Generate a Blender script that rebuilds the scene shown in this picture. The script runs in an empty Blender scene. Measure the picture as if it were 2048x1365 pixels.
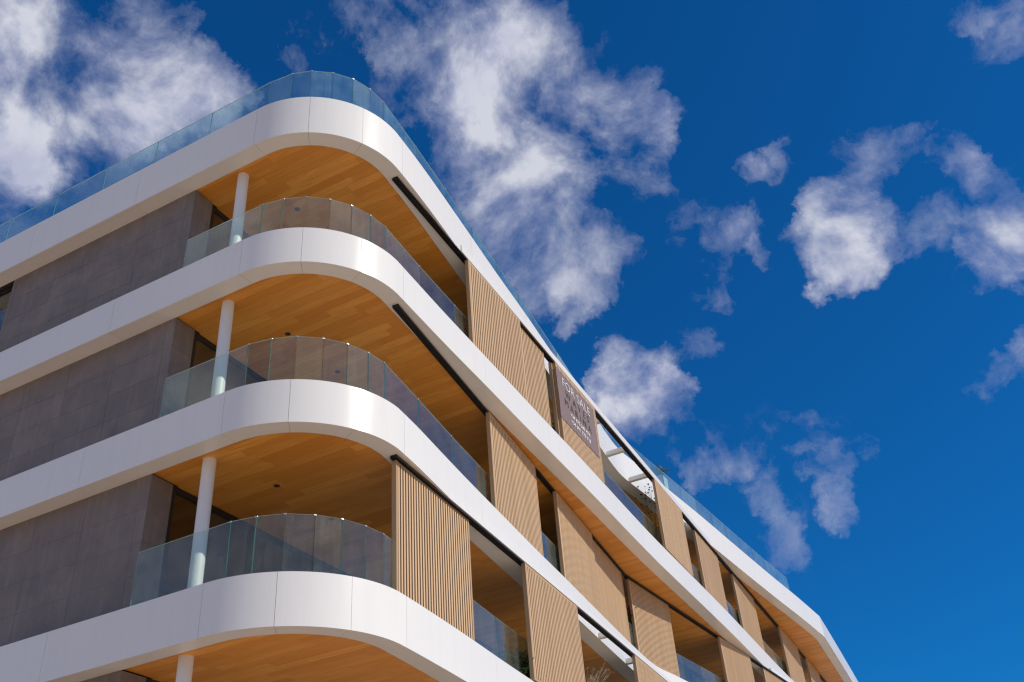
import bpy, bmesh, math, random
from mathutils import Vector, Matrix

random.seed(7)
rad = math.radians
scene = bpy.context.scene
C = scene.collection

# ------------------------------------------------------------------ camera
cam_data = bpy.data.cameras.new('camera')
cam_data.sensor_width = 36.0
cam_data.lens = 34.726
cam_data.clip_start = 0.1
cam_data.clip_end = 12000.0
cam = bpy.data.objects.new('camera', cam_data)
C.objects.link(cam)
RX = Vector((0.8764470, 0.4762962, -0.0705871))      # image right
RY = Vector((-0.3256459, 0.4783665, -0.8155491))     # image down
RZ = Vector((-0.3546764, 0.7377719, 0.5743668))      # line of sight
m = Matrix.Identity(4)
for i in range(3):
    m[i][0] = RX[i]
    m[i][1] = -RY[i]
    m[i][2] = -RZ[i]
m[2][3] = 1.6
cam.matrix_world = m
scene.camera = cam

# ------------------------------------------------------------------ light
SUN_EL, SUN_AZ = 35.0, 82.0          # elevation; azimuth clockwise from +Y
sun_vec = Vector((math.cos(rad(SUN_EL)) * math.sin(rad(SUN_AZ)),
                  math.cos(rad(SUN_EL)) * math.cos(rad(SUN_AZ)), math.sin(rad(SUN_EL))))
sd = bpy.data.lights.new('sun', 'SUN')
sd.energy = 3.5
sd.angle = rad(0.53)
sd.color = (1.0, 0.925, 0.80)
sun = bpy.data.objects.new('sun', sd)
C.objects.link(sun)
sun.rotation_euler = sun_vec.to_track_quat('Z', 'Y').to_euler()

scene.view_settings.view_transform = 'Standard'
scene.view_settings.look = 'None'
scene.view_settings.exposure = 0.0
scene.view_settings.gamma = 1.0
scene.view_settings.use_curve_mapping = False
scene.cycles.pixel_filter_type = 'BLACKMAN_HARRIS'
scene.cycles.filter_width = 1.3
scene.cycles.max_bounces = 10
scene.cycles.diffuse_bounces = 5
scene.cycles.glossy_bounces = 4
scene.cycles.transmission_bounces = 6
scene.cycles.transparent_max_bounces = 24

# clouds of the day: (azimuth, elevation, radius in degrees, thickness)
CLOUDS = [
    (-62.4, 48.5, 2.9, 1.4), (-58.7, 48.2, 3.1, 1.4), (-54.6, 48.1, 2.8, 1.3), (-52.2, 47.5, 2.3, 1.2), (-59.3, 45.9, 2.2, 1.1), 
    (-55.6, 45.4, 1.7, 0.8), (-48.9, 48, 1.8, 0.8), (-47.2, 48.4, 1.1, 0.6), (-61.2, 43, 1.9, 2.3), (-59.9, 42, 2, 2.5), 
    (-60.5, 40.5, 2.1, 2.3), (-58.7, 41.9, 1, 1.2), (-56.6, 44, 1.3, 0.8), (-54.7, 44, 1.1, 0.6), (-52.9, 51.2, 1.4, 0.6), 
    (-51.7, 51.8, 0.8, 0.5), (-64.8, 49, 2.7, 1.4), (-58.9, 50.5, 2.3, 1.2), (-40.5, 52.4, 1.1, 0.4), (-43.1, 50.5, 0.7, 0.4), 
    (-33.4, 53.5, 2.5, 0.9), (-29.8, 51.9, 2.8, 1.1), (-34.3, 52.5, 1.7, 0.8), (-32.6, 50.4, 2.1, 0.9), (-28.6, 50.3, 2.7, 1.2), 
    (-27.5, 48.9, 2.1, 1.1), (-21.6, 52.6, 2.1, 0.8), (-21.1, 50.4, 2.5, 1), (-23.3, 48.1, 3.1, 1.2), (-19.4, 48.6, 2.8, 1), 
    (-16.5, 48.2, 1.5, 0.8), (-13.6, 47.8, 1.5, 0.8), (-12.2, 46.4, 1.3, 1), (-12.3, 44.9, 1.1, 1), (-15, 46, 2.1, 1), 
    (-25.4, 45.2, 2.6, 1.1), (-23.6, 43.9, 2.9, 1.2), (-27.2, 43.3, 1.7, 0.8), (-21.2, 45.7, 2.6, 1), (-18.1, 45.1, 1.6, 0.6), 
    (-23.5, 41.9, 2.4, 1.1), (-21.4, 40.3, 2, 1), (-19.7, 38.5, 1.7, 1.1), (-17.8, 39.3, 1.4, 0.8), (-23.8, 39.3, 1.9, 0.8), 
    (-21.6, 37, 1.2, 0.6), (-14.2, 43.1, 1.1, 0.6), (-25.9, 40.9, 1.6, 0.8), (-21, 42.8, 1.7, 0.9), (-11.9, 40.6, 1.2, 0.6), 
    (-9.7, 40.2, 1, 0.6), (-8.2, 39.1, 1.1, 0.6), (-8, 37.8, 0.6, 0.6), (-10.5, 39, 0.7, 0.5), (-11.8, 37, 1.1, 0.65), 
    (-11.3, 35.7, 0.7, 0.6), (-6.2, 42.2, 0.7, 0.5), (-4.9, 42.1, 0.8, 0.5), (-3.7, 42.2, 0.6, 0.5), (-13.2, 33.3, 1, 0.4), 
    (-2.1, 37.4, 1.7, 1.5), (-1.8, 35.9, 1.7, 1.5), (-2.3, 38.6, 1.1, 1.1), (-0.2, 36.7, 1.2, 1), (0.3, 39, 1.1, 0.8), 
    (2.3, 40.7, 1.6, 0.85), (3.4, 39.7, 1.2, 0.65), (5.7, 40.3, 0.8, 0.55), (6.6, 39.1, 0.8, 0.6), (6.7, 37.7, 1, 0.6), 
    (7.6, 37.4, 0.7, 0.45), (3.2, 35.3, 1.1, 0.5), (1.6, 34.4, 0.8, 0.55), (5, 35.9, 0.7, 0.45), (7.9, 34.8, 1.6, 1.1), 
    (6.5, 33.7, 1.6, 1), (7.5, 33, 1.3, 1), (5.2, 32.9, 1.1, 0.7), (11.4, 44.8, 0.8, 0.7), (13.1, 43.4, 1.5, 0.7), 
    (14.4, 43.8, 1.1, 0.7), (-17.7, 31.5, 2, 1.5), (-16.6, 30.7, 1.7, 1.5), (-19.1, 31.1, 1.3, 1), (-18.9, 33.6, 1, 0.8), 
    (-15.6, 30.6, 1.1, 1), (-17.4, 29.2, 1.2, 0.9), (-18.7, 29.6, 1.1, 0.8), (-14.4, 26.8, 1.5, 0.6), (-13, 27.3, 0.9, 0.6), 
    (-14.6, 25.7, 0.8, 0.5), (-8.5, 25.5, 2.9, 0.22), (-13.3, 27.2, 2, 0.2), (-10, 26.2, 1.3, 0.45), (-7.6, 27, 1.2, 0.75), 
    (-6.6, 25.9, 1, 0.55), (-5.4, 25.7, 0.8, 0.5), (-7.6, 24.5, 1.1, 0.45), (-10.6, 23.8, 1, 0.35), (-6.8, 22.4, 1, 0.55), 
    (-6.9, 23.9, 1.1, 0.4), (-12, 26.2, 1, 0.4), (-10.5, 21.4, 1.1, 0.4), (3.9, 27.4, 1.1, 0.7), (5.2, 28.1, 0.8, 0.8), 
    (2.2, 27.3, 0.7, 0.5), (2.8, 26.7, 0.6, 0.5), ]
world = bpy.data.worlds.new('World')
scene.world = world
world.use_nodes = True


class NT:
    """small helper to write node trees"""
    def __init__(self, tree):
        self.t = tree

    def n(self, kind, **kw):
        nd = self.t.nodes.new(kind)
        for k, v in kw.items():
            setattr(nd, k, v)
        return nd

    def put(self, sock, v):
        if hasattr(v, 'is_output'):
            self.t.links.new(v, sock)
        else:
            sock.default_value = v

    def math(self, op, a, b=None, clamp=False):
        nd = self.n('ShaderNodeMath', operation=op, use_clamp=clamp)
        self.put(nd.inputs[0], a)
        if b is not None:
            self.put(nd.inputs[1], b)
        return nd.outputs[0]

    def vec(self, op, a, b=None):
        nd = self.n('ShaderNodeVectorMath', operation=op)
        self.put(nd.inputs[0], a)
        if b is not None:
            self.put(nd.inputs[1], b)
        return nd.outputs['Value'] if op in ('DOT_PRODUCT', 'LENGTH') else nd.outputs[0]

    def mix(self, f, a, b, blend='MIX'):
        nd = self.n('ShaderNodeMix', data_type='RGBA', blend_type=blend)
        self.put(nd.inputs['Factor'], f)
        self.put(nd.inputs[6], a)
        self.put(nd.inputs[7], b)
        return nd.outputs[2]

    def ramp(self, v, lo, hi, a=0.0, b=1.0, smooth=False):
        nd = self.n('ShaderNodeMapRange')
        if smooth:
            nd.interpolation_type = 'SMOOTHSTEP'
        self.put(nd.inputs[0], v)
        for i, x in enumerate((lo, hi, a, b)):
            self.put(nd.inputs[i + 1], x)
        return nd.outputs[0]

    def noise(self, vec, scale, detail=4.0, rough=0.5, lac=2.0, dist=0.0):
        nd = self.n('ShaderNodeTexNoise')
        if vec is not None:
            self.t.links.new(vec, nd.inputs['Vector'])
        nd.inputs['Scale'].default_value = scale
        nd.inputs['Detail'].default_value = detail
        nd.inputs['Roughness'].default_value = rough
        nd.inputs['Lacunarity'].default_value = lac
        nd.inputs['Distortion'].default_value = dist
        return nd


def build_world():
    w = NT(world.node_tree)
    for nd in list(w.t.nodes):
        w.t.nodes.remove(nd)
    out = w.n('ShaderNodeOutputWorld')
    bg = w.n('ShaderNodeBackground')
    bg.inputs['Strength'].default_value = SKY_STRENGTH
    sky = w.n('ShaderNodeTexSky', sky_type='NISHITA')
    sky.sun_disc = False
    sky.sun_elevation = rad(SUN_EL)
    sky.sun_rotation = rad(SUN_AZ)
    sky.altitude = 0.0
    sky.air_density = 1.0
    sky.dust_density = 0.3
    sky.ozone_density = 3.0
    tc = w.n('ShaderNodeTexCoord')
    d = w.vec('NORMALIZE', tc.outputs['Generated'])
    # a clear polarised blue over the whole dome
    blue = w.mix(1.0, sky.outputs[0], (0.045, 0.55, 1.05, 1.0), 'MULTIPLY')
    # where the day's clouds stand
    total = None
    # domain warp so that the clumps get ragged outlines
    wn = w.noise(d, 9.0, 6.0, 0.62)
    warp = w.vec('SUBTRACT', wn.outputs['Color'], (0.5, 0.5, 0.5))
    ws = w.n('ShaderNodeVectorMath', operation='SCALE')
    w.put(ws.inputs[0], warp)
    ws.inputs['Scale'].default_value = 0.10
    wn2 = w.noise(d, 34.0, 5.0, 0.65)
    ws2 = w.n('ShaderNodeVectorMath', operation='SCALE')
    w.put(ws2.inputs[0], w.vec('SUBTRACT', wn2.outputs['Color'], (0.5, 0.5, 0.5)))
    ws2.inputs['Scale'].default_value = 0.03
    dw = w.vec('NORMALIZE', w.vec('ADD', w.vec('ADD', d, ws.outputs[0]), ws2.outputs[0]))
    for az, el, r, wt in CLOUDS:
        c = (math.cos(rad(el)) * math.sin(rad(az)), math.cos(rad(el)) * math.cos(rad(az)), math.sin(rad(el)))
        dot = w.vec('DOT_PRODUCT', dw, c)
        v = w.ramp(dot, math.cos(rad(r * 1.64)), 1.0, 0.0, wt, True)
        total = v if total is None else w.math('ADD', total, v)
    # unseen broken cloud outside the listed part, thickened for whiter fill light
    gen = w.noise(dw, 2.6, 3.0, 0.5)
    fill_cloud = w.ramp(gen.outputs['Fac'], 0.37, 0.53, 0.0, 2.6)
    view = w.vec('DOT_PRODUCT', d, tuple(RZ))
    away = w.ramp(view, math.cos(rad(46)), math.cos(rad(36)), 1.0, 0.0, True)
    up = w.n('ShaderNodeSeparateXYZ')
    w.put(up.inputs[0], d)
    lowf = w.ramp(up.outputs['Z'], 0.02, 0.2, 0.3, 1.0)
    fill_cloud = w.math('MULTIPLY', fill_cloud, w.math('MULTIPLY', away, lowf))
    total = w.math('ADD', total, fill_cloud)
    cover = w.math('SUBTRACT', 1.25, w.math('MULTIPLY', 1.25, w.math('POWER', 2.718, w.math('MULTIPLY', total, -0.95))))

    def billow(vec):
        a = w.noise(vec, 8.0, 9.0, 0.55, 2.1, 0.25)
        return a.outputs['Fac']

    n0 = billow(d)
    off = w.vec('ADD', d, tuple(sun_vec * 0.022 + Vector((0, 0, 0.016))))
    n1 = billow(off)
    fine = w.noise(dw, 30.0, 9.0, 0.66, 2.1, 0.3)
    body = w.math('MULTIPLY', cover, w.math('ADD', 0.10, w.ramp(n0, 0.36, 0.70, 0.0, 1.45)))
    body = w.math('ADD', body, w.math('MULTIPLY', w.math('MAXIMUM', w.math('SUBTRACT', total, 3.0), 0.0), 0.18))
    wear = w.math('MULTIPLY', w.ramp(fine.outputs['Fac'], 0.30, 0.70, 0.0, 0.72), w.ramp(body, 0.0, 1.5, 1.0, 0.15))
    dens = w.math('SUBTRACT', body, wear)
    alpha = w.ramp(dens, -0.16, 1.40, 0.0, 1.0)
    alpha = w.math('POWER', alpha, 1.2)
    alpha = w.math('MULTIPLY', alpha, w.ramp(cover, 0.0, 0.35, 0.0, 0.96, True))
    # side towards the sun brighter than the far side
    lit = w.ramp(w.math('SUBTRACT', n0, n1), -0.10, 0.13, 0.0, 1.0, True)
    thick = w.ramp(dens, 0.35, 1.25, 0.0, 1.0, True)
    b = w.math('ADD', w.math('MULTIPLY', lit, 0.60), w.math('MULTIPLY', thick, 0.40))
    col = w.mix(b, CLOUD_DARK, CLOUD_LIGHT)
    final = w.mix(alpha, blue, col)
    w.put(bg.inputs['Color'], final)
    w.t.links.new(bg.outputs[0], out.inputs[0])
    world.cycles.sampling_method = 'MANUAL'
    world.cycles.sample_map_resolution = 512


SKY_STRENGTH = 0.10
CLOUD_DARK = (3.8, 4.1, 6.0, 1.0)
CLOUD_LIGHT = (6.6, 6.75, 7.6, 1.0)
build_world()

# ------------------------------------------------------------------ materials
def new_mat(name):
    mt = bpy.data.materials.new(name)
    mt.use_nodes = True
    t = NT(mt.node_tree)
    return mt, t, mt.node_tree.nodes['Principled BSDF']


def bump(t, bsdf, height, strength, dist=0.01):
    b = t.n('ShaderNodeBump')
    b.inputs['Strength'].default_value = strength
    b.inputs['Distance'].default_value = dist
    t.put(b.inputs['Height'], height)
    t.t.links.new(b.outputs[0], bsdf.inputs['Normal'])


def position(t, scale=(1, 1, 1)):
    g = t.n('ShaderNodeNewGeometry')
    mp = t.n('ShaderNodeMapping')
    mp.inputs['Scale'].default_value = scale
    t.t.links.new(g.outputs['Position'], mp.inputs['Vector'])
    return mp.outputs[0]


def mat_white():
    mt, t, b = new_mat('white_panel')
    streak = t.noise(position(t, (2.2, 2.2, 0.18)), 2.6, 6.0, 0.6)
    blot = t.noise(position(t), 0.7, 4.0, 0.55)
    f = t.math('ADD', t.ramp(streak.outputs['Fac'], 0.45, 0.82, 0.0, 0.22), t.ramp(blot.outputs['Fac'], 0.3, 0.8, 0.0, 0.14))
    oi = t.n('ShaderNodeObjectInfo')
    base = t.mix(oi.outputs['Random'], (0.80, 0.79, 0.755, 1), (0.77, 0.76, 0.728, 1))
    t.put(b.inputs['Base Color'], t.mix(f, base, (0.66, 0.635, 0.60, 1)))
    rn = t.ramp(blot.outputs['Fac'], 0.3, 0.7, 0.19, 0.24)
    t.put(b.inputs['Roughness'], rn)
    b.inputs['Specular IOR Level'].default_value = 0.5
    return mt


def mat_wood(name, c1, c2, c3, axis_scale, rough=0.5, spread=1.0):
    mt, t, b = new_mat(name)
    oi = t.n('ShaderNodeObjectInfo')
    g = t.n('ShaderNodeNewGeometry')
    r = t.math('FRACT', t.math('ADD', t.math('MULTIPLY', oi.outputs['Random'], 3.7), g.outputs['Random Per Island']))
    mp = t.n('ShaderNodeMapping')
    mp.inputs['Scale'].default_value = axis_scale
    sh = t.vec('ADD', g.outputs['Position'], t.vec('MULTIPLY', (17.0, 9.0, 13.0), r))
    t.put(mp.inputs['Vector'], sh)
    gr = t.noise(mp.outputs[0], 1.0, 7.0, 0.62, 2.0, 0.6)
    fi = t.noise(mp.outputs[0], 4.0, 3.0, 0.6)
    c = t.mix(r, c1, c2)
    c = t.mix(t.ramp(gr.outputs['Fac'], 0.42, 0.72, 0.0, 0.75 * spread), c, c3)
    c = t.mix(t.ramp(fi.outputs['Fac'], 0.35, 0.7, 0.0, 0.25), c, c3)
    t.put(b.inputs['Base Color'], c)
    b.inputs['Roughness'].default_value = rough
    bump(t, b, gr.outputs['Fac'], 0.12, 0.004)
    return mt


def mat_stone():
    mt, t, b = new_mat('grey_stone')
    oi = t.n('ShaderNodeObjectInfo')
    n1 = t.noise(position(t), 1.6, 8.0, 0.62, 2.0, 0.4)
    n2 = t.noise(position(t, (3.0, 3.0, 0.35)), 3.2, 6.0, 0.65)
    n3 = t.noise(position(t), 38.0, 3.0, 0.6)
    c = t.mix(oi.outputs['Random'], (0.205, 0.166, 0.143, 1), (0.240, 0.194, 0.166, 1))
    c = t.mix(t.ramp(n1.outputs['Fac'], 0.35, 0.7), c, (0.155, 0.130, 0.118, 1))
    c = t.mix(t.ramp(n2.outputs['Fac'], 0.50, 0.80, 0.0, 0.42), c, (0.32, 0.27, 0.24, 1))
    c = t.mix(t.ramp(n3.outputs['Fac'], 0.5, 0.75, 0.0, 0.25), c, (0.12, 0.115, 0.115, 1))
    t.put(b.inputs['Base Color'], c)
    b.inputs['Roughness'].default_value = 0.62
    bump(t, b, n3.outputs['Fac'], 0.15, 0.004)
    return mt


def mat_plain(name, col, rough=0.5, metal=0.0, var=0.08, scale=6.0, spec=0.5):
    mt, t, b = new_mat(name)
    n = t.noise(position(t), scale, 5.0, 0.6)
    dark = tuple(c * (1 - var * 2) for c in col[:3]) + (1,)
    t.put(b.inputs['Base Color'], t.mix(t.ramp(n.outputs['Fac'], 0.35, 0.7), tuple(col[:3]) + (1,), dark))
    b.inputs['Roughness'].default_value = rough
    b.inputs['Metallic'].default_value = metal
    b.inputs['Specular IOR Level'].default_value = spec
    return mt


def mat_glass(name, tint, dirt_haze, dirt_haze_col=(0.75, 0.76, 0.76, 1), ior=1.5):
    """thin architectural glass: tinted see-through, Fresnel mirror, a film of dust, with painted haze on the roof panes"""
    mt = bpy.data.materials.new(name)
    mt.use_nodes = True
    t = NT(mt.node_tree)
    for nd in list(t.t.nodes):
        t.t.nodes.remove(nd)
    out = t.n('ShaderNodeOutputMaterial')
    tr = t.n('ShaderNodeBsdfTransparent')
    tr.inputs['Color'].default_value = tint
    gl = t.n('ShaderNodeBsdfGlossy')
    gl.inputs['Roughness'].default_value = 0.015
    gl.inputs['Color'].default_value = (0.95, 1.0, 0.99, 1)
    fr = t.n('ShaderNodeFresnel')
    bk = t.n('ShaderNodeNewGeometry')
    t.put(fr.inputs['IOR'], t.ramp(bk.outputs['Backfacing'], 0.0, 1.0, ior, 1.0 / ior))
    df = t.n('ShaderNodeBsdfDiffuse')
    df.inputs['Color'].default_value = dirt_haze_col
    tl = t.n('ShaderNodeBsdfTranslucent')
    tl.inputs['Color'].default_value = dirt_haze_col
    dd = t.n('ShaderNodeMixShader')
    dd.inputs[0].default_value = 0.45
    t.t.links.new(df.outputs[0], dd.inputs[1])
    t.t.links.new(tl.outputs[0], dd.inputs[2])
    m1 = t.n('ShaderNodeMixShader')
    t.put(m1.inputs[0], fr.outputs[0])
    t.t.links.new(tr.outputs[0], m1.inputs[1])
    t.t.links.new(gl.outputs[0], m1.inputs[2])
    m2 = t.n('ShaderNodeMixShader')
    s = t.noise(position(t, (22.0, 22.0, 0.8)), 1.0, 5.0, 0.7)
    p = t.noise(position(t), 2.2, 5.0, 0.6)
    oi = t.n('ShaderNodeObjectInfo')
    amt = t.math('MULTIPLY', t.ramp(s.outputs['Fac'], 0.3, 0.75, 0.5, 1.5), t.ramp(p.outputs['Fac'], 0.3, 0.7, 0.5, 1.4))
    amt = t.math('MULTIPLY', amt, t.ramp(oi.outputs['Random'], 0.0, 1.0, 0.6 * dirt_haze, 1.4 * dirt_haze))
    t.put(m2.inputs[0], amt)
    t.t.links.new(m1.outputs[0], m2.inputs[1])
    t.t.links.new(dd.outputs[0], m2.inputs[2])
    t.t.links.new(m2.outputs[0], out.inputs[0])
    return mt


M = {}
M['white'] = mat_white()
M['ceiling'] = mat_wood('ceiling_oak', (0.90, 0.43, 0.085, 1), (0.69, 0.27, 0.035, 1), (0.62, 0.23, 0.026, 1), (1.3, 26.0, 26.0), 0.42)
M['slat'] = mat_wood('slat_oak', (0.71, 0.48, 0.27, 1), (0.63, 0.415, 0.225, 1), (0.50, 0.31, 0.15, 1), (24.0, 24.0, 1.2), 0.5, 0.25)
M['slat_frame'] = mat_wood('frame_oak', (0.52, 0.35, 0.19, 1), (0.46, 0.30, 0.16, 1), (0.40, 0.25, 0.13, 1), (20.0, 20.0, 1.0), 0.5, 0.7)
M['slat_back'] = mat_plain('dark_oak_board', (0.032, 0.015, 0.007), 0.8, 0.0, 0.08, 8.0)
M['stone'] = mat_stone()
M['grout'] = mat_plain('pale_grout', (0.36, 0.31, 0.275), 0.9)
M['core'] = mat_plain('dark_joint', (0.055, 0.05, 0.048), 0.9)
M['floor'] = mat_plain('terrace_floor', (0.42, 0.39, 0.35), 0.7)
M['plaster'] = mat_plain('room_plaster', (0.55, 0.52, 0.47), 0.85)
M['black'] = mat_plain('black_aluminium', (0.018, 0.018, 0.020), 0.42, 0.0, 0.1, 3.0)
M['rail'] = mat_plain('dark_rail', (0.045, 0.040, 0.036), 0.35, 0.3, 0.1, 3.0)
M['steel'] = mat_plain('brushed_steel', (0.50, 0.51, 0.52), 0.42, 1.0, 0.05, 12.0)
M['column'] = mat_plain('column_paint', (0.76, 0.745, 0.72), 0.45, 0.0, 0.03, 2.0)
M['pane'] = mat_glass('railing_glass', (0.87, 0.95, 0.94, 1), 0.06, (0.72, 0.75, 0.72, 1), 1.48)
M['roof_pane'] = mat_glass('roof_railing_glass', (0.86, 0.96, 0.96, 1), 0.085, (0.50, 0.76, 0.80, 1), 1.75)  # dust film; its cyan is cloud reflection and haze painted into the colour
M['pane_edge'] = mat_plain('glass_edge', (0.16, 0.42, 0.36), 0.15, 0.0, 0.12, 4.0)
M['pane_rim_lit'] = mat_plain('glass_rim_lit', (0.62, 0.74, 0.72), 0.2, 0.0, 0.05, 4.0)  # top edges only: the light they catch is put into a paler colour
M['window_glass'] = mat_glass('window_glass', (0.55, 0.56, 0.53, 1), 0.01, ior=2.3)
M['banner'] = mat_plain('banner_cloth', (0.195, 0.142, 0.145), 0.75, 0.0, 0.04, 1.5)
M['banner_white'] = mat_plain('banner_print_white', (0.80, 0.79, 0.79), 0.7, 0.0, 0.02)
M['banner_dark'] = mat_plain('banner_print_dark', (0.10, 0.074, 0.078), 0.7, 0.0, 0.02)
M['ground'] = mat_plain('pale_paving', (0.74, 0.53, 0.37), 0.85, 0.0, 0.10, 0.15)
M['lens'] = mat_plain('lamp_lens', (0.05, 0.055, 0.06), 0.2)
M['leaf'] = mat_plain('leaf_green', (0.085, 0.145, 0.035), 0.5, 0.0, 0.25, 9.0)
M['leaf_yellow'] = mat_plain('leaf_yellow', (0.24, 0.22, 0.035), 0.55, 0.0, 0.2, 9.0)
M['dry'] = mat_plain('dry_stalk', (0.55, 0.42, 0.28), 0.8, 0.0, 0.2, 9.0)
M['seed'] = mat_plain('seed_head', (0.045, 0.025, 0.03), 0.8)
M['pink'] = mat_plain('pink_petal', (0.60, 0.10, 0.14), 0.6, 0.0, 0.2, 9.0)
M['planter'] = mat_plain('planter_white', (0.74, 0.73, 0.71), 0.5, 0.0, 0.04)
M['soil'] = mat_plain('soil', (0.035, 0.025, 0.018), 0.95)

# ------------------------------------------------------------------ mesh helpers
def link(name, me, parent=None):
    o = bpy.data.objects.new(name, me)
    C.objects.link(o)
    if parent is not None:
        o.parent = parent
    return o


def empty(name, loc=(0, 0, 0), rz=0.0):
    o = bpy.data.objects.new(name, None)
    o.empty_display_size = 0.3
    o.location = loc
    o.rotation_euler = (0, 0, rz)
    C.objects.link(o)
    return o


def tag(o, label, cat, group=None):
    o['label'] = label
    o['category'] = cat
    if group:
        o['group'] = group
    return o


class MB:
    """collects boxes, ribbons, tubes; build() links them as one object"""
    def __init__(self):
        self.v, self.f, self.mi = [], [], []

    def quad_prism(self, a, b, z0, z1, mi=0):
        """a, b: lists of plan points in the same order (bottom polygon), extruded z0..z1"""
        pts = a
        n0 = len(self.v)
        n = len(pts)
        for z in (z0, z1):
            for p in pts:
                self.v.append((p[0], p[1], z))
        self.f.append([n0 + i for i in range(n)][::-1]); self.mi.append(mi)
        self.f.append([n0 + n + i for i in range(n)]); self.mi.append(mi)
        for i in range(n):
            j = (i + 1) % n
            self.f.append([n0 + i, n0 + j, n0 + n + j, n0 + n + i]); self.mi.append(mi)

    def box(self, x0, x1, y0, y1, z0, z1, mi=0):
        self.quad_prism([(x0, y0), (x1, y0), (x1, y1), (x0, y1)], None, z0, z1, mi)

    def strip(self, outer, inner, z0, z1, mi=0):
        """closed thick ribbon between two plan polylines"""
        n0 = len(self.v)
        k = len(outer)
        for p, q in zip(outer, inner):
            self.v += [(p[0], p[1], z0), (p[0], p[1], z1), (q[0], q[1], z1), (q[0], q[1], z0)]
        for i in range(k - 1):
            a, b = n0 + 4 * i, n0 + 4 * (i + 1)
            for j in range(4):
                l = (j + 1) % 4
                self.f.append([a + j, b + j, b + l, a + l]); self.mi.append(mi)
        self.f.append([n0, n0 + 1, n0 + 2, n0 + 3]); self.mi.append(mi)
        e = n0 + 4 * (k - 1)
        self.f.append([e + 3, e + 2, e + 1, e]); self.mi.append(mi)

    def tube(self, pts, r0, r1, seg=6, mi=0):
        n0 = len(self.v)
        k = len(pts)
        for i, p in enumerate(pts):
            p = Vector(p)
            d = (Vector(pts[min(i + 1, k - 1)]) - Vector(pts[max(i - 1, 0)])).normalized()
            u = d.orthogonal().normalized()
            w = d.cross(u)
            r = r0 + (r1 - r0) * i / max(1, k - 1)
            for s in range(seg):
                a = 2 * math.pi * s / seg
                q = p + (u * math.cos(a) + w * math.sin(a)) * r
                self.v.append(tuple(q))
        for i in range(k - 1):
            for s in range(seg):
                a, b = n0 + i * seg + s, n0 + i * seg + (s + 1) % seg
                self.f.append([a, b, b + seg, a + seg]); self.mi.append(mi)
        self.f.append([n0 + s for s in range(seg)][::-1]); self.mi.append(mi)
        self.f.append([n0 + (k - 1) * seg + s for s in range(seg)]); self.mi.append(mi)

    def leaf(self, p, d, up, ln, wd, mi=0):
        p, d, up = Vector(p), Vector(d).normalized(), Vector(up)
        s = d.cross(up)
        if s.length < 1e-4:
            s = d.orthogonal()
        s.normalize()
        n0 = len(self.v)
        droop = Vector((0, 0, -0.25 * ln))
        self.v += [tuple(p), tuple(p + d * ln * 0.45 + s * wd * 0.5), tuple(p + d * ln + droop), tuple(p + d * ln * 0.45 - s * wd * 0.5)]
        self.f.append([n0, n0 + 1, n0 + 2]); self.mi.append(mi)
        self.f.append([n0, n0 + 2, n0 + 3]); self.mi.append(mi)

    def ball(self, c, r, mi=0):
        n0 = len(self.v)
        c = Vector(c)
        for d in ((1, 0, 0), (-1, 0, 0), (0, 1, 0), (0, -1, 0), (0, 0, 1), (0, 0, -1)):
            self.v.append(tuple(c + Vector(d) * r))
        for a, b, e in ((0, 2, 4), (2, 1, 4), (1, 3, 4), (3, 0, 4), (2, 0, 5), (1, 2, 5), (3, 1, 5), (0, 3, 5)):
            self.f.append([n0 + a, n0 + b, n0 + e]); self.mi.append(mi)

    def mesh(self, name, mats, smooth=False, bevel=0.0):
        me = bpy.data.meshes.new(name)
        me.from_pydata(self.v, [], self.f)
        if not isinstance(mats, (list, tuple)):
            mats = [mats]
        for mt in mats:
            me.materials.append(mt)
        for p, i in zip(me.polygons, self.mi):
            p.material_index = i
            p.use_smooth = smooth
        bm = bmesh.new()
        bm.from_mesh(me)
        bmesh.ops.recalc_face_normals(bm, faces=bm.faces)
        if bevel:
            es = [e for e in bm.edges if len(e.link_faces) == 2 and e.calc_face_angle() > 0.6]
            bmesh.ops.bevel(bm, geom=es, offset=bevel, segments=1, affect='EDGES')
        bm.to_mesh(me)
        bm.free()
        if smooth:
            me.set_sharp_from_angle(angle=rad(35))
        return me

    def build(self, name, mats, parent=None, smooth=False, bevel=0.0):
        return link(name, self.mesh(name, mats, smooth, bevel), parent)

# ------------------------------------------------------------------ plan of the storeys
def arc_points():
    cx_, cy_, r = -10.13, 12.13, 1.985
    return [(cx_ + r * math.sin(rad(a)), cy_ - r * math.cos(rad(a))) for a in range(0, 91, 3)]


def spline(pts, step=0.25):
    """Catmull-Rom through plan points"""
    out = []
    for i in range(len(pts) - 1):
        p0 = pts[max(i - 1, 0)]; p1 = pts[i]; p2 = pts[i + 1]; p3 = pts[min(i + 2, len(pts) - 1)]
        n = max(1, int(math.dist(p1, p2) / step))
        for k in range(n):
            t = k / n
            out.append(tuple(0.5 * (2 * b + (c - a) * t + (2 * a - 5 * b + 4 * c - d) * t * t + (3 * b - a - 3 * c + d) * t ** 3)
                             for a, b, c, d in zip(p0, p1, p2, p3)))
    out.append(pts[-1])
    return out


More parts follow.
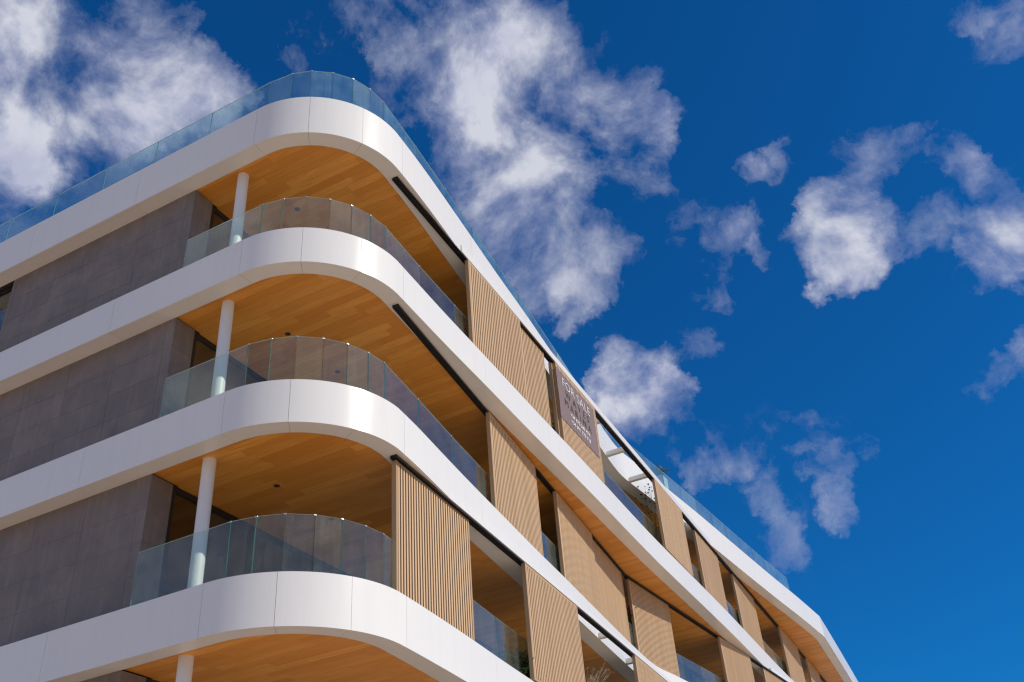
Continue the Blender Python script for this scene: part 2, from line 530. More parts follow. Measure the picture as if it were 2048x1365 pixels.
WAVES = {
    'roof': [[(-8.145, 12.2), (-8.19, 12.9), (-8.28, 13.9), (-8.45, 15.5), (-8.66, 17.4), (-8.85, 19.3), (-9.02, 20.8), (-9.2, 22.4), (-9.40, 24.0),
              (-9.58, 25.6), (-9.74, 27.0), (-9.79, 27.9), (-9.72, 29.0), (-9.62, 30.3), (-9.5, 31.9), (-9.28, 35.0),
              (-9.03, 39.3), (-8.8, 43.0), (-8.58, 46.2), (-8.40, 49.6)], [(-8.40, 49.6), (-8.72, 54.0), (-9.3, 61.5), (-9.9, 69.0)]],
    'upper': [[(-8.145, 12.2), (-8.19, 12.9), (-8.27, 14.2), (-8.36, 16.0), (-8.47, 18.0), (-8.57, 20.0), (-8.7, 22.6), (-8.84, 25.0), (-8.97, 27.5),
               (-9.06, 30.0), (-9.14, 32.3), (-9.28, 36.0), (-9.49, 40.3), (-9.66, 44.0), (-9.76, 47.0), (-9.78, 50.0), (-9.6, 55.0), (-9.2, 62.0), (-9.0, 69.0)]],
    'middle': [[(-8.145, 12.2), (-8.22, 12.9), (-8.36, 13.9), (-8.51, 15.0), (-8.7, 16.5), (-9.01, 19.0), (-9.24, 21.0), (-9.48, 23.0), (-9.72, 25.0),
                (-9.95, 27.0), (-10.13, 28.9), (-10.12, 29.8), (-10.01, 31.0), (-9.8, 34.0), (-9.5, 39.0), (-9.2, 45.0), (-8.9, 50.0), (-9.2, 56.0), (-9.6, 69.0)]],
    'lower': [[(-8.145, 12.2), (-8.20, 12.9), (-8.36, 14.5), (-8.58, 16.4), (-8.75, 18.0), (-8.95, 20.0), (-9.3, 24.0), (-9.4, 28.0), (-9.2, 34.0), (-9.0, 42.0), (-9.1, 69.0)]],
}
WAVES['base'] = WAVES['lower']
X_END, Y_END, Y_FRONT = -26.0, 69.0, 10.145
ZB = {'roof': 16.40, 'upper': 13.10, 'middle': 9.80, 'lower': 6.50, 'base': 3.20}
ZT = {'roof': 17.42, 'upper': 13.89, 'middle': 10.59, 'lower': 7.29, 'base': 3.99}
ORDER = ['roof', 'upper', 'middle', 'lower', 'base']


class Path:
    """plan polyline with arc length, normals pointing out of the building"""
    def __init__(self, pts):
        self.p = pts
        self.s = [0.0]
        for a, b in zip(pts, pts[1:]):
            self.s.append(self.s[-1] + math.dist(a, b))
        self.nrm = []
        for i in range(len(pts)):
            a, b = pts[max(i - 1, 0)], pts[min(i + 1, len(pts) - 1)]
            d = Vector((b[0] - a[0], b[1] - a[1])).normalized()
            self.nrm.append((d.y, -d.x))

    def at(self, s):
        s = min(max(s, 0.0), self.s[-1])
        lo = 0
        hi = len(self.s) - 1
        while hi - lo > 1:
            mid = (lo + hi) // 2
            if self.s[mid] <= s:
                lo = mid
            else:
                hi = mid
        t = (s - self.s[lo]) / max(1e-9, self.s[hi] - self.s[lo])
        a, b = self.p[lo], self.p[hi]
        n, q = self.nrm[lo], self.nrm[hi]
        nn = Vector((n[0] + (q[0] - n[0]) * t, n[1] + (q[1] - n[1]) * t)).normalized()
        return (a[0] + (b[0] - a[0]) * t, a[1] + (b[1] - a[1]) * t), (nn.x, nn.y)

    def piece(self, s0, s1):
        return [s0] + [s for s in self.s if s0 + 1e-4 < s < s1 - 1e-4] + [s1]

    def off(self, ss, d):
        out = []
        for s in ss:
            p, n = self.at(s)
            out.append((p[0] - n[0] * d, p[1] - n[1] * d))
        return out

    def s_of(self, test):
        for i, q in enumerate(self.p):
            if test(q):
                return self.s[i]
        return self.s[-1]

    def x_at(self, y):
        for a, b in zip(self.p, self.p[1:]):
            if a[1] <= y <= b[1] and b[1] > a[1]:
                return a[0] + (b[0] - a[0]) * (y - a[1]) / (b[1] - a[1])
        return self.p[-1][0]

    def s_y(self, y):
        for i in range(len(self.p) - 1):
            a, b = self.p[i], self.p[i + 1]
            if a[1] <= y <= b[1] and b[1] > a[1] and a[0] > -10.2:
                return self.s[i] + (self.s[i + 1] - self.s[i]) * (y - a[1]) / (b[1] - a[1])
        return self.s[-1]


PATH = {}
for k in ORDER:
    left = [(X_END + i * 0.8, Y_FRONT) for i in range(20)]
    left = [p for p in left if p[0] < -10.2]
    pts = left + arc_points()
    for seg in WAVES[k]:
        sp = spline(seg)
        pts += sp if math.dist(sp[0], pts[-1]) > 0.02 else sp[1:]
    PATH[k] = Path(pts)

SOFFIT_IN = {'left': 0.36, 'right': 0.42}


def joints(k):
    """arc lengths at which the white cladding panels meet"""
    P = PATH[k]
    js = [0.0]
    for x in (-22.9, -19.75, -16.55, -13.35):
        js.append(x - X_END)
    s_arc = -10.17 - X_END
    js.append(s_arc)
    for f in (0.37, 0.72):
        js.append(s_arc + 2.0 * math.pi / 2 * f + (0.03 if k == 'upper' else 0.0))
    s = P.s_y(12.42)
    js.append(s)
    while s + 4.6 < P.s[-1]:
        s += 3.5
        js.append(s)
    js.append(P.s[-1])
    return js


# ------------------------------------------------------------------ ground
g = MB()
N = 24
ring = [(3000 * math.cos(2 * math.pi * i / N), 3000 * math.sin(2 * math.pi * i / N), 0.0) for i in range(N)]
g.v = ring
g.f = [list(range(N))]
g.mi = [0]
ground = g.build('ground', M['ground'])
ground['kind'] = 'structure'

# ------------------------------------------------------------------ the building
building = empty('apartment_building', (-15.0, 30.0, 0.0))
tag(building, 'white curved apartment building with wavy balcony bands, oak ceilings and grey stone walls', 'apartment building')
INV = Matrix.Translation((15.0, -30.0, 0.0))


def part(mb, name, mats, parent=None, **kw):
    """a mesh in world coordinates hung under the building or one of its parts"""
    o = mb.build(name, mats, parent or building, **kw)
    o.matrix_parent_inverse = INV if (parent is None or parent is building) else INV
    if parent is not None and parent is not building:
        o.matrix_parent_inverse = Matrix.Identity(4)
    return o


# building's parts carry world coordinates: the parent offset is undone once, sub-parts inherit it
planks_single = 0
for k in ORDER:
    P, zb, zt = PATH[k], ZB[k], ZT[k]
    allS = P.piece(0.0, P.s[-1])
    inner = P.off(allS, 0.06)
    mb = MB()
    mb.quad_prism(inner + [(X_END, Y_END)], None, zb + 0.055, zt - 0.015)
    slab = part(mb, 'floor_slab', M['core'])
    # top finish
    mb = MB()
    mb.quad_prism(P.off(allS, 0.07) + [(X_END + 0.01, Y_END - 0.01)], None, zt - 0.010, zt - 0.002)
    part(mb, 'terrace_floor', M['floor'], slab)
    js = joints(k)
    for a, b in zip(js, js[1:]):
        gap = 0.0028 if a < P.s_y(12.4) else 0.002
        ss = P.piece(a + gap, b - gap)
        mb = MB()
        mb.strip(P.off(ss, 0.0), P.off(ss, 0.045), zb - 0.014, zt)
        part(mb, 'fascia_panel', M['white'], slab, smooth=True)
        mb = MB()
        right = a > P.s_y(12.3)
        wdt = [SOFFIT_IN['right'] if right else SOFFIT_IN['left']] * len(ss)
        if abs(a - P.s_y(12.42)) < 0.1:
            wdt = [SOFFIT_IN['left'] + (SOFFIT_IN['right'] - SOFFIT_IN['left']) * i / (len(ss) - 1) for i in range(len(ss))]
        inn = [P.off([s], w_)[0] for s, w_ in zip(ss, wdt)]
        mb.strip(P.off(ss, 0.050), inn, zb, zb + 0.02)
        part(mb, 'soffit_panel', M['white'], slab, smooth=True)
    if k == 'base':
        continue
    # oak ceiling boards, running parallel to the left front
    y = 10.40
    rnd = random.Random(len(k) * 13 + ORDER.index(k))
    rest = MB()
    w = 0.19
    row = 0
    single_until = 15.7
    while y < Y_END - 0.3:
        ye = y + w
        xm = min(P.x_at(y), P.x_at(ye)) - 0.10
        if y < 12.2:
            xm = P.x_at(max(y, 10.2)) - 0.12
        x = -12.02 if y < 11.0 else -12.06
        first = True
        while x < xm - 0.05:
            ln = rnd.uniform(0.5, 1.9) if first else rnd.uniform(1.5, 2.1)
            first = False
            xe = min(x + ln, xm)
            if xm - xe < 0.35:
                xe = xm
            z = zb + 0.022 + rnd.uniform(0, 0.0015)
            if y < single_until:
                mb = MB()
                mb.box(x + 0.0012, xe - 0.0012, y + 0.0012, ye - 0.0012, z, z + 0.018)
                part(mb, 'ceiling_plank', M['ceiling'], slab)
                planks_single += 1
            else:
                rest.box(x + 0.0012, xe - 0.0012, y + 0.0012, ye - 0.0012, z, z + 0.018)
            x = xe
        y = ye
    o = part(rest, 'ceiling_planks', M['ceiling'], slab)
    o['kind'] = 'stuff'

# stone walls on the left front, one per storey, built of tiles
LEVELS = [('upper', 'roof'), ('middle', 'upper'), ('lower', 'middle'), ('base', 'lower')]
for lo, hi in LEVELS:
    z0, z1 = ZT[lo], ZB[hi]
    mb = MB()
    mb.box(-17.40, -12.006, 10.506, 11.0, z0, z1 - 0.002)
    wall = part(mb, 'stone_wall', M['grout'])
    zs = [z1]
    if lo == 'base':
        zs = [z1, z1 - 0.64, z1 - 1.22, z1 - 1.80, z0]
    else:
        zs = [z1, z1 - 0.64, z1 - 1.22, z1 - 1.80, z1 - 2.38, z0]
    xs = [-12.0, -12.22, -13.48, -14.74, -16.0, -17.26, -17.40]
    for zi in range(len(zs) - 1):
        for xi in range(len(xs) - 1):
            dy = random.uniform(0, 0.0025)
            mb = MB()
            mb.box(xs[xi + 1] + 0.003, xs[xi] - (0.003 if xi else 0.0), 10.50 + dy * 0.8, 10.508, zs[zi + 1] + 0.003, zs[zi] - (0.003 if zi else 0.004))
            part(mb, 'stone_tile', M['stone'], wall)
        mb = MB()
        mb.box(-12.008, -12.0, 10.5085, 11.0, zs[zi + 1] + 0.003, zs[zi] - (0.003 if zi else 0.004))
        part(mb, 'stone_tile', M['stone'], wall)

# ground storey base wall
mb = MB()
mb.box(-25.9, -12.0, 10.6, 11.0, 0.0, 3.2)
part(mb, 'base_wall', M['stone'])
mb = MB()
mb.box(-12.4, -12.0, 11.0, 68.8, 0.0, 3.2)
part(mb, 'base_wall', M['stone'])

# columns, one above the other under the corner
for lo, hi in LEVELS + [(None, 'base')]:
    z0 = ZT[lo] - 0.002 if lo else 0.0
    z1 = ZB[hi] + 0.03
    mb = MB()
    mb.tube([(-10.94, 10.735, z0), (-10.94, 10.735, z1)], 0.112, 0.112, 28)
    part(mb, 'column', M['column'], smooth=True)

# windows: black frames with a pane each, along x = -12.05 and left of the stone wall
def window(axis, a, b, z0, z1):
    fw = 0.11
    mb = MB()
    if axis == 'y':
        x0, x1 = -12.10, -12.04
        mb.box(x0, x1, a, a + fw, z0, z1)
        mb.box(x0, x1, b - fw, b, z0, z1)
        mb.box(x0 + .003, x1 - .003, a + fw, b - fw, z1 - fw, z1)
        mb.box(x0 + .003, x1 - .003, a + fw, b - fw, z0, z0 + fw)
    else:
        y0, y1 = 10.60, 10.66
        mb.box(a, a + fw, y0, y1, z0, z1)
        mb.box(b - fw, b, y0, y1, z0, z1)
        mb.box(a + fw, b - fw, y0 + .003, y1 - .003, z1 - fw, z1)
        mb.box(a + fw, b - fw, y0 + .003, y1 - .003, z0, z0 + fw)
    fr = part(mb, 'window', M['black'])
    mb = MB()
    if axis == 'y':
        mb.box(-12.078, -12.066, a + fw, b - fw, z0 + fw, z1 - fw)
    else:
        mb.box(a + fw, b - fw, 10.625, 10.637, z0 + fw, z1 - fw)
    part(mb, 'window_pane', M['window_glass'], fr)


for lo, hi in LEVELS:
    z0, z1 = ZT[lo], ZB[hi] + 0.018
    y = 11.005
    while y < 66:
        window('y', y, y + 2.14, z0, z1)
        y += 2.143
    x = -17.405
    while x > -25:
        window('x', x - 2.1, x, z0, z1)
        x -= 2.103
    mb = MB()
    mb.box(-16.2, -16.0, 11.2, 68.0, z0, z1 + 0.03)
    part(mb, 'inner_wall', M['plaster'])
    mb = MB()
    mb.box(-25.8, -16.3, 14.0, 14.2, z0, z1 + 0.03)
    part(mb, 'inner_wall', M['plaster'])
    for yy in (15.4, 23.9, 32.5, 41.0, 49.6, 58.2):
        mb = MB()
        mb.box(-15.9, -12.13, yy, yy + 0.15, z0, z1 + 0.03)
        part(mb, 'inner_wall', M['plaster'])

# screen tracks: a straight pair of dark rails under each band; where the band
# swings back behind them a slim white beam carries them on stubs
TRACKS = {
    'roof': [((-8.34, 12.40), (-10.83, 69.0 - 0.4), [(15.2, 35.6, 0.20)], (24.2, 26.3, 28.4, 30.9))],
    'upper': [((-8.37, 12.45), (-10.225, 27.85), [], ()), ((-10.225, 27.95), (-8.10, 68.6), [(41.4, 60.0, 0.12)], ())],
    'middle': [((-8.345, 12.34), (-11.0, 45.6), [(14.0, 32.6, 0.11)], (23.5, 26.0, 28.5, 31.0))],
}


def track_frame(t):
    a, b = Vector(t[0]), Vector(t[1])
    d = (b - a).normalized()
    n = Vector((d.y, -d.x))
    return a, b, d, n


def tr_pt(t, y, off):
    a, b, d, n = track_frame(t)
    q = a + d * ((y - a.y) / d.y) + n * off
    return (q.x, q.y)


def tr_box(mb, t, y0, y1, o0, o1, z0, z1, mi=0):
    mb.quad_prism([tr_pt(t, y0, o0), tr_pt(t, y0, o1), tr_pt(t, y1, o1), tr_pt(t, y1, o0)], None, z0, z1, mi)


for k, lst in TRACKS.items():
    zb = ZB[k]
    for t in lst:
        y0, y1 = t[0][1], min(t[1][1], 68.5)
        mb = MB()
        tr_box(mb, t, y0, y1, -0.062, 0.062, zb - 0.020, zb - 0.003)
        trk = part(mb, 'screen_track', M['rail'])
        for o in (-0.046, 0.046):
            mb = MB()
            for e in (-0.021, 0.015):
                tr_box(mb, t, y0 + 0.01, y1 - 0.01, o + e, o + e + 0.006, zb - 0.055, zb - 0.021)
            tr_box(mb, t, y0 + 0.01, y1 - 0.01, o - 0.006, o + 0.006, zb - 0.040, zb - 0.021)
            part(mb, 'rail', M['black'], trk)
        for (ya, yb, h) in t[2]:
            mb = MB()
            tr_box(mb, t, ya, yb, -0.075, 0.085, zb - 0.018, zb - 0.018 + h)
            part(mb, 'carrier_beam', M['white'], trk)
        for yy in t[3]:
            xo = tr_pt(t, yy, -0.06)[0]
            xi = PATH[k].x_at(yy) - 0.02
            if xo - xi > 0.15:
                mb = MB()
                mb.box(xi, xo, yy - 0.07, yy + 0.07, zb - 0.010, zb + 0.13)
                part(mb, 'stub_beam', M['white'], trk)

# ------------------------------------------------------------------ downlights
dl_top = MB()
dl_top.tube([(0, 0, -0.003), (0, 0, 0.0)], 0.052, 0.052, 20)
dl_ring = MB()
for i in range(20):
    a0, a1 = 2 * math.pi * i / 20, 2 * math.pi * (i + 1) / 20
    o0, o1 = (math.cos(a0), math.sin(a0)), (math.cos(a1), math.sin(a1))
    dl_ring.quad_prism([(o0[0] * .036, o0[1] * .036), (o0[0] * .055, o0[1] * .055), (o1[0] * .055, o1[1] * .055), (o1[0] * .036, o1[1] * .036)], None, -0.007, -0.0035)
me_body, me_ring = dl_top.mesh('lens', M['lens']), dl_ring.mesh('trim_ring', M['black'])
LIGHTS = [('roof', -10.64, 12.10, 'black round downlight in the topmost oak ceiling, seen through the glass railing'),
          ('upper', -10.65, 12.10, 'black round downlight just above the glass rim in the second oak ceiling from the top'),
          ('upper', -10.66, 13.72, 'dim round downlight behind the glass in the second oak ceiling from the top'),
          ('middle', -10.65, 12.10, 'black round downlight in the open part of the third oak ceiling from the top'),
          ('middle', -10.70, 13.75, 'round downlight behind the glass railing in the third oak ceiling from the top')]
for k, x, y, lb in LIGHTS:
    o = empty('downlight', (x, y, ZB[k] + 0.021))
    tag(o, lb, 'downlight', 'downlights in the oak ceilings')
    link('lens', me_body, o)
    link('trim_ring', me_ring, o)

# ------------------------------------------------------------------ glass railings
CORNER_ROOF = [(-10.11, 10.35), (-9.57, 10.41), (-9.18, 10.56), (-8.83, 10.84), (-8.57, 11.19), (-8.43, 11.60), (-8.39, 12.05)]
CORNER = [(-9.97, 10.36), (-9.55, 10.45), (-9.15, 10.63), (-8.82, 10.93), (-8.58, 11.29), (-8.44, 11.71), (-8.39, 12.13)]
RAIL_LABEL = {
    'roof': 'frameless glass railing along the roof edge against the sky',
    'upper': 'frameless glass railing on the topmost balcony, below the roof band',
    'middle': 'frameless glass railing on the middle balcony with a sun glint on its rim',
    'lower': 'frameless glass railing on the lowest balcony beside the first slat screen',
}


def railing(k):
    P, z0 = PATH[k], ZT[k] - 0.06
    z1 = ZT[k] + (0.98 if k == 'roof' else 0.95 if k == 'upper' else 1.0)
    root = empty('glass_railing', (-8.4, 12.0, z0))
    tag(root, RAIL_LABEL[k], 'glass railing', 'glass railings along the bands')
    corner = CORNER_ROOF if k == 'roof' else CORNER
    pts = []
    if k == 'roof':
        x = corner[0][0]
        while x > X_END + 1.6:
            x -= 1.565
            pts.insert(0, (x, 10.35))
    else:
        pts = [(-11.86, 10.36)]
    n_left = len(pts)
    pts += corner
    s = P.s_y(12.9)
    dd = 0.26 if k != 'roof' else 0.27
    ys = []
    y = 13.55
    while y < (46.6 if k == 'roof' else 60):
        ys.append(y)
        y += 1.55
    for y in ys:
        p, n = P.at(P.s_y(y))
        pts.append((p[0] - n[0] * dd, p[1] - n[1] * dd))
    segs = list(zip(pts, pts[1:]))
    if k != 'roof':
        q = [(-25.2 + 1.5 * i, 10.36) for i in range(6)]
        segs += list(zip(q, q[1:]))
    for i, (a, b) in enumerate(segs):
        A, B = Vector(a), Vector(b)
        d = (B - A).normalized()
        n = Vector((d.y, -d.x))
        gp = 0.004
        A2, B2 = A + d * gp, B - d * gp
        th = 0.0085
        mb = MB()
        loc = Vector((-8.4, 12.0))
        q = [A2 - n * th - loc, A2 + n * th - loc, B2 + n * th - loc, B2 - n * th - loc]
        mb.quad_prism([tuple(v) for v in q], None, 0.0, z1 - z0)
        # faces: bottom, top, then the four sides; the narrow ones show the green edge
        mb.mi = [1, 2, 1, 0, 1, 0]
        mb.build('glass_pane', [M['roof_pane'] if k == 'roof' else M['pane'], M['pane_edge'], M['pane_rim_lit']], root)
        if i >= n_left - 1 and a[1] < 16.5 and a[0] > -11:
            mb = MB()
            cc = A - loc
            e1, e2 = d * 0.024, n * 0.013
            mb.quad_prism([tuple(cc - e1 - e2), tuple(cc - e1 + e2), tuple(cc + e1 + e2), tuple(cc + e1 - e2)], None, z1 - z0 - 0.018, z1 - z0 + 0.006)
            mb.build('pane_clip', M['steel'], root, bevel=0.004)
    # the channel the panes stand in, behind the white band
    mb = MB()
    ss = [p for p in pts]
    inn = []
    out_ = []
    for i, p in enumerate(ss):
        a, b = ss[max(i - 1, 0)], ss[min(i + 1, len(ss) - 1)]
        d = Vector((b[0] - a[0], b[1] - a[1])).normalized()
        n = Vector((d.y, -d.x))
        out_.append((p[0] + n.x * 0.03 + 8.4, p[1] + n.y * 0.03 - 12.0))
        inn.append((p[0] - n.x * 0.03 + 8.4, p[1] - n.y * 0.03 - 12.0))
    mb.strip(out_, inn, 0.061, 0.085)
    mb.build('base_channel', M['steel'], root)


for k in ('roof', 'upper', 'middle', 'lower'):
    railing(k)

# ------------------------------------------------------------------ sliding slat screens
SCREEN_H = 2.44
slat_mb = MB()
slat_mb.box(-0.024, 0.024, -0.042, 0.042, 0.0, SCREEN_H - 0.10)
ME_SLAT = slat_mb.mesh('slat', M['slat'], bevel=0.003)
SCREENS = [
    # storey band above, track no, rail (+1 outer, -1 inner), start y, end y, label
    ('middle', 0, -1, 12.44, 15.25, 'first slatted oak screen on the lowest balcony, beside the corner glass railing'),
    ('middle', 0, 1, 17.76, 20.86, 'second slatted oak screen on the lowest balcony, left of the dry grass plant'),
    ('middle', 0, 1, 25.22, 28.3, 'slatted oak screen at the lower frame edge, right of the dry grass plant'),
    ('upper', 0, 1, 16.82, 19.74, 'first slatted oak screen on the middle balcony, shaded along its top'),
    ('upper', 0, 1, 21.25, 24.28, 'middle balcony slatted screen left of an adjoining screen, half under diagonal shadow'),
    ('upper', 0, -1, 24.35, 27.52, 'middle balcony slatted screen right of the adjoining one, next to the pink flowers'),
    ('upper', 1, -1, 28.15, 31.2, 'slatted oak screen just right of the pink flowers on the middle balcony'),
    ('upper', 1, 1, 35.6, 38.8, 'distant slatted screen on the middle balcony where the dark track meets the white soffit'),
    ('upper', 1, -1, 40.6, 43.7, 'farthest visible slatted screen of the middle balcony at the lower frame edge'),
    ('roof', 0, 1, 15.48, 18.25, 'first slatted oak screen under the roof band, at the end of the open track'),
    ('roof', 0, -1, 17.1, 19.90, 'slatted screen under the roof band half hidden behind the first one'),
    ('roof', 0, -1, 20.40, 23.15, 'slatted screen hidden behind the banner screen, only its edge showing'),
    ('roof', 0, 1, 20.46, 23.30, 'slatted oak screen under the roof band carrying the grey banner'),
    ('roof', 0, 1, 28.58, 31.5, 'slatted screen under the roof band right of the opening with white stub beams'),
    ('roof', 0, -1, 33.35, 36.3, 'second slatted screen right of the opening under the roof band'),
    ('roof', 0, -1, 38.5, 41.9, 'third slatted screen right of the opening, beside the yellow green plant'),
    ('roof', 0, 1, 46.3, 50.2, 'slatted screen under the roof band, second from the far end, half shaded'),
    ('roof', 0, 1, 52.2, 55.4, 'farthest slatted screen under the roof band at the end of the building'),
]
for k, ti, rail, ya, yb, lb in SCREENS:
    t = TRACKS[k][ti]
    a, b, d, n = track_frame(t)
    p = tr_pt(t, ya, rail * 0.046)
    q = tr_pt(t, yb, rail * 0.046)
    L = math.dist(p, q)
    zf = ZB[k] - 0.045 - SCREEN_H
    root = empty('slat_screen', (p[0], p[1], zf), math.atan2(d.y, d.x))
    tag(root, lb, 'slat screen', 'sliding slat screens on the wavy side')
    # local x runs along the track, local -y points out of the building
    H = SCREEN_H
    fr = 0.055
    for x0 in (0.0, L - fr):
        mb = MB()
        mb.box(x0, x0 + fr, -0.046, 0.046, 0.0, H)
        mb.build('side_stile', M['slat_frame'], root, bevel=0.003)
    for z0 in (0.0, H - 0.05):
        mb = MB()
        mb.box(fr + 0.001, L - fr - 0.001, -0.038, 0.038, z0, z0 + 0.05)
        mb.build('cross_rail', M['slat_frame'], root)
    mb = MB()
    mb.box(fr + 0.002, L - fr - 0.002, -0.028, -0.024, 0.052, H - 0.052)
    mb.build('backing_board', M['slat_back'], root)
    cnt = max(4, int(round((L - 2 * fr) / 0.092)))
    pitch = (L - 2 * fr) / cnt
    if ya < 33:
        for i in range(cnt):
            s = link('slat', ME_SLAT, root)
            s.location = (fr + pitch * (i + 0.5), 0.0, 0.05)
    else:
        mb = MB()
        for i in range(cnt):
            xc = fr + pitch * (i + 0.5)
            mb.box(xc - 0.024, xc + 0.024, -0.042, 0.042, 0.05, H - 0.05)
        s = mb.build('slats', M['slat'], root)
        s['kind'] = 'stuff'

# ------------------------------------------------------------------ banner on the screen
t = TRACKS['roof'][0]
a, b, d, n = track_frame(t)
BY0, BY1 = 20.42, 23.12
BZ0, BZ1 = 14.62, 16.20
p = tr_pt(t, BY0, 0.046 + 0.052)
BL = math.dist(p, tr_pt(t, BY1, 0.046 + 0.052))
banner = empty('banner', (p[0], p[1], BZ0), math.atan2(d.y, d.x))
tag(banner, 'grey brown for sale banner with white and dark lettering tied to a slatted screen', 'banner')
nx, nz = 40, 24
mb = MB()
BH = BZ1 - BZ0


def sag(u, v):
    return -0.006 * math.sin(u * 5.1 + v * 3.0) * math.sin(v * math.pi) - 0.005 * math.sin(u * 11 + v * 7) * (1 - abs(2 * v - 1))


for layer in (0, 1):
    for j in range(nz + 1):
        for i in range(nx + 1):
            u, v = i / nx, j / nz
            mb.v.append((u * BL, sag(u * 2, v) + layer * 0.004 - 0.002, v * BH))
nn = (nx + 1) * (nz + 1)
for j in range(nz):
    for i in range(nx):
        q = [j * (nx + 1) + i, j * (nx + 1) + i + 1, (j + 1) * (nx + 1) + i + 1, (j + 1) * (nx + 1) + i]
        mb.f.append(q); mb.mi.append(0)
        mb.f.append([nn + x for x in q][::-1]); mb.mi.append(0)
edge = [i for i in range(nx + 1)] + [j * (nx + 1) + nx for j in range(1, nz + 1)] + [nz * (nx + 1) + i for i in range(nx - 1, -1, -1)] + [j * (nx + 1) for j in range(nz - 1, 0, -1)]
for e, f in zip(edge, edge[1:] + edge[:1]):
    mb.f.append([e, f, nn + f, nn + e][::-1]); mb.mi.append(0)
mb.build('cloth', M['banner'], banner, smooth=True)
for i in range(9):
    for z in (0.03, BH - 0.03):
        mb = MB()
        mb.tube([(0.04 + (BL - 0.08) * i / 8, -0.016, z), (0.04 + (BL - 0.08) * i / 8, -0.004, z)], 0.014, 0.014, 8)
        mb.build('eyelet', M['steel'], banner)


def lettering(text, u0, u1, z0, z1, mt, spread=1.0, thin=0.0):
    cu = bpy.data.curves.new('lettering', 'FONT')
    cu.body = text
    cu.size = 1.0
    cu.space_character = spread
    cu.offset = thin
    cu.extrude = 0.004
    cu.resolution_u = 3
    tmp = bpy.data.objects.new('lettering', cu)
    C.objects.link(tmp)
    dg = bpy.context.evaluated_depsgraph_get()
    me = bpy.data.meshes.new_from_object(tmp.evaluated_get(dg))
    bpy.data.objects.remove(tmp)
    bpy.data.curves.remove(cu)
    xs = [v.co.x for v in me.vertices]
    ys = [v.co.y for v in me.vertices]
    sx = (u1 - u0) / (max(xs) - min(xs))
    sy = (z1 - z0) / (max(ys) - min(ys))
    x0, y0 = min(xs), min(ys)
    for v in me.vertices:
        x, y, z = v.co
        v.co = (u0 + (x - x0) * sx, -0.014 - z, z0 + (y - y0) * sy)
    # every character is a piece of its own
    bm = bmesh.new()
    bm.from_mesh(me)
    bmesh.ops.remove_doubles(bm, verts=bm.verts, dist=1e-5)
    seen = set()
    for v in bm.verts:
        if v in seen:
            continue
        isl, stack = [], [v]
        seen.add(v)
        while stack:
            q = stack.pop()
            isl.append(q)
            for e in q.link_edges:
                o = e.other_vert(q)
                if o not in seen:
                    seen.add(o)
                    stack.append(o)
        idx = {q: i for i, q in enumerate(isl)}
        fs = {f for q in isl for f in q.link_faces}
        m2 = bpy.data.meshes.new('letter')
        m2.from_pydata([tuple(q.co) for q in isl], [], [[idx[q] for q in f.verts] for f in fs])
        m2.materials.append(mt)
        link('letter', m2, banner)
    bm.free()
    bpy.data.meshes.remove(me)


def uy(y):
    return (y - BY0) / (BY1 - BY0) * BL


lettering('FOR SALE', uy(20.78), uy(22.72), 1.14, 1.40, M['banner_white'], 1.05, -0.018)
lettering('WAVES', uy(20.93), uy(22.58), 0.86, 1.07, M['banner_dark'], 1.7, -0.022)
lettering('MARINA', uy(20.82), uy(22.66), 0.56, 0.77, M['banner_dark'], 1.6, -0.022)
lettering('+34 675 249 474', uy(21.12), uy(22.48), 0.36, 0.475, M['banner_white'], 1.0, 0.004)
lettering('+34 691 778 718', uy(21.12), uy(22.48), 0.155, 0.27, M['banner_white'], 1.0, 0.004)

# ------------------------------------------------------------------ planters and plants
def planter(x, y, z, w, l, h, label):
    root = empty('planter', (x, y, z))
    tag(root, label, 'planter')
    mb = MB()
    mb.box(-w / 2, w / 2, -l / 2, l / 2, 0.0, h)
    mb.build('box', M['planter'], root, bevel=0.012)
    mb = MB()
    mb.box(-w / 2 + .03, w / 2 - .03, -l / 2 + .03, l / 2 - .03, h, h + 0.012)
    mb.build('soil', M['soil'], root)
    return root


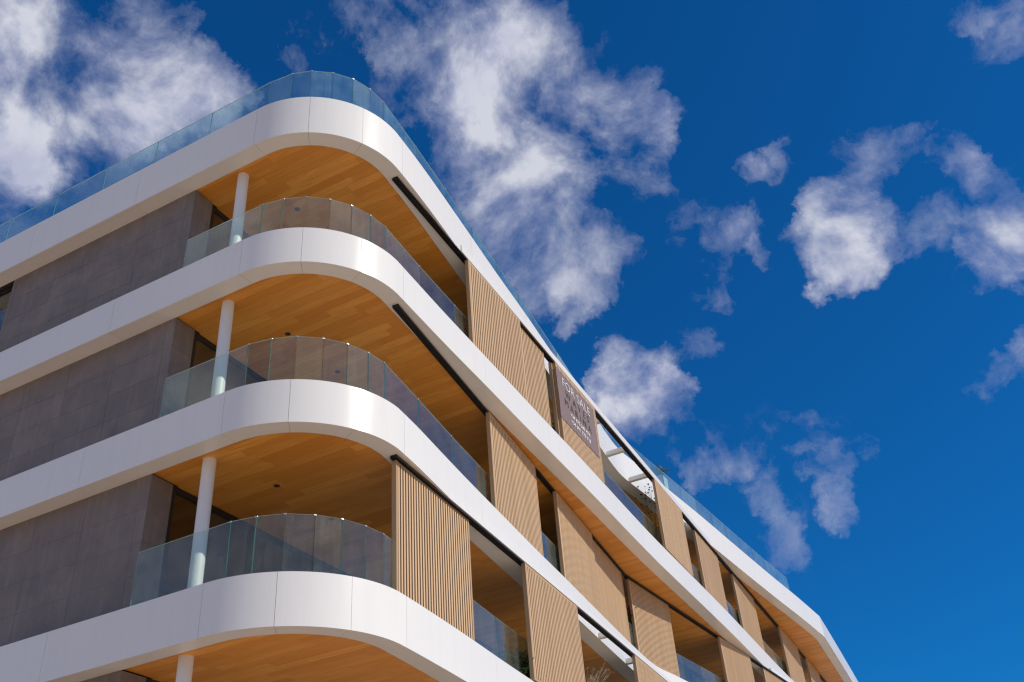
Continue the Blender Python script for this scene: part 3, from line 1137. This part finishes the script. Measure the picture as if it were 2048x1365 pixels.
def plant(name, x, y, z, label, cat, stems, height, spreadw, seed, leaf=None, heads=None, stalk='leaf', lean=(0, 0), per=10, ll=0.12, lw=0.03, arch=0.5, radius=0.15, hmin=0.55, thick=0.006):
    rn = random.Random(seed)
    root = empty(name, (x, y, z))
    tag(root, label, cat)
    st, lf, hd = MB(), MB(), MB()
    for i in range(stems):
        ang = rn.uniform(0, 2 * math.pi)
        r = spreadw * math.sqrt(rn.random())
        h = height * rn.uniform(hmin, 1.0)
        bx, by = radius * rn.uniform(-1, 1), radius * rn.uniform(-1, 1)
        tip = Vector((bx + math.cos(ang) * r + lean[0] * h, by + math.sin(ang) * r + lean[1] * h, h))
        pts = []
        for s in range(5):
            u = s / 4
            pts.append((bx + (tip.x - bx) * u ** (1 + arch), by + (tip.y - by) * u ** (1 + arch), h * u * (1.0 - 0.10 * arch * u)))
        st.tube(pts, thick, thick * 0.45, 4)
        if leaf:
            for kx in range(per):
                u = rn.uniform(0.2, 1.0)
                q = Vector(pts[0]).lerp(Vector(pts[-1]), u)
                q.x = bx + (tip.x - bx) * u ** (1 + arch)
                q.y = by + (tip.y - by) * u ** (1 + arch)
                dv = Vector((rn.uniform(-1, 1), rn.uniform(-1, 1), rn.uniform(-0.2, 0.9)))
                lf.leaf(q, dv, Vector((rn.uniform(-.4, .4), rn.uniform(-.4, .4), 1)), ll * rn.uniform(.6, 1.3), lw * rn.uniform(.7, 1.3))
        if heads:
            if not heads[2]:
                one = MB()
                one.ball(pts[-1], heads[1] * rn.uniform(.7, 1.2))
                one.build('seed_head', M[heads[0]], root)
                continue
            hd.ball(pts[-1], heads[1] * rn.uniform(.7, 1.2))
            for _ in range(heads[2]):
                hd.ball(Vector(pts[-1]) + Vector((rn.uniform(-1, 1), rn.uniform(-1, 1), rn.uniform(-1, .6))) * heads[3], heads[1] * rn.uniform(.6, 1))
    st.build('stems', M[stalk], root)
    if leaf:
        lf.build('foliage', M[leaf], root)
    if heads and heads[2]:
        hd.build('flower_heads', M[heads[0]], root)
    return root


planter(-9.98, 30.6, ZT['upper'], 0.45, 0.8, 0.75, 'white planter box behind the glass railing, left of the screen after the stub beams')
plant('allium_plant', -9.52, 29.1, ZT['upper'], 'tall thin plant with dark round seed heads in front of white stub beam opening', 'plant', 30, 2.75, 0.42, 3, None, ('seed', 0.034, 0, 0), 'leaf', (0.05, 0.0), radius=0.15)
plant('shrub', -9.9, 29.2, ZT['upper'], 'low yellow green shrub behind the glass under the dark seed heads', 'shrub', 22, 1.45, 0.55, 5, 'leaf_yellow', None, 'leaf', per=16, ll=0.12, lw=0.035, radius=0.35)
plant('shrub', -9.75, 22.3, ZT['upper'], 'dark green shrub in the narrow gap left of the banner screen', 'shrub', 22, 2.0, 0.25, 6, 'leaf', None, 'leaf', per=22, ll=0.16, lw=0.06, radius=0.2)
planter(-10.75, 28.8, ZT['middle'], 0.4, 0.8, 0.6, 'white planter box behind the pink flowers on the middle balcony')
plant('flowering_shrub', -10.47, 28.30, ZT['middle'], 'upright dark green plant with pink flowers between two slatted screens', 'shrub', 34, 1.78, 0.10, 8, 'leaf', ('pink', 0.032, 5, 0.08), 'leaf', per=22, ll=0.17, lw=0.05, radius=0.13, hmin=0.8)
plant('shrub', -10.0, 39.0, ZT['upper'], 'yellow green shrub behind the glass beside the third far screen under the roof', 'shrub', 24, 1.5, 0.45, 9, 'leaf_yellow', None, 'leaf', per=20, ll=0.2, lw=0.06, radius=0.3)
plant('dry_grass', -9.95, 23.0, ZT['lower'], 'pale dry grass plant with drooping stalks between two screens on the lowest balcony', 'plant', 90, 2.0, 0.75, 11, 'dry', ('dry', 0.013, 2, 0.05), 'dry', per=9, ll=0.11, lw=0.016, arch=1.2, radius=0.12, thick=0.009)
plant('grass_clump', -9.30, 18.1, ZT['lower'], 'row of green grass behind the glass left of the second lowest screen', 'plant', 150, 0.85, 0.28, 12, 'leaf', None, 'leaf', per=7, ll=0.2, lw=0.014, arch=0.4, radius=0.42)
planter(-10.05, 32.6, ZT['roof'], 0.5, 0.5, 0.95, 'small white planter box standing on the roof behind the glass')
plant('potted_plant', -10.05, 32.7, ZT['roof'] + 0.95, 'spiky green plant growing in the roof planter', 'plant', 16, 0.6, 0.4, 13, 'leaf', None, 'leaf', per=9, ll=0.22, lw=0.03, radius=0.12)
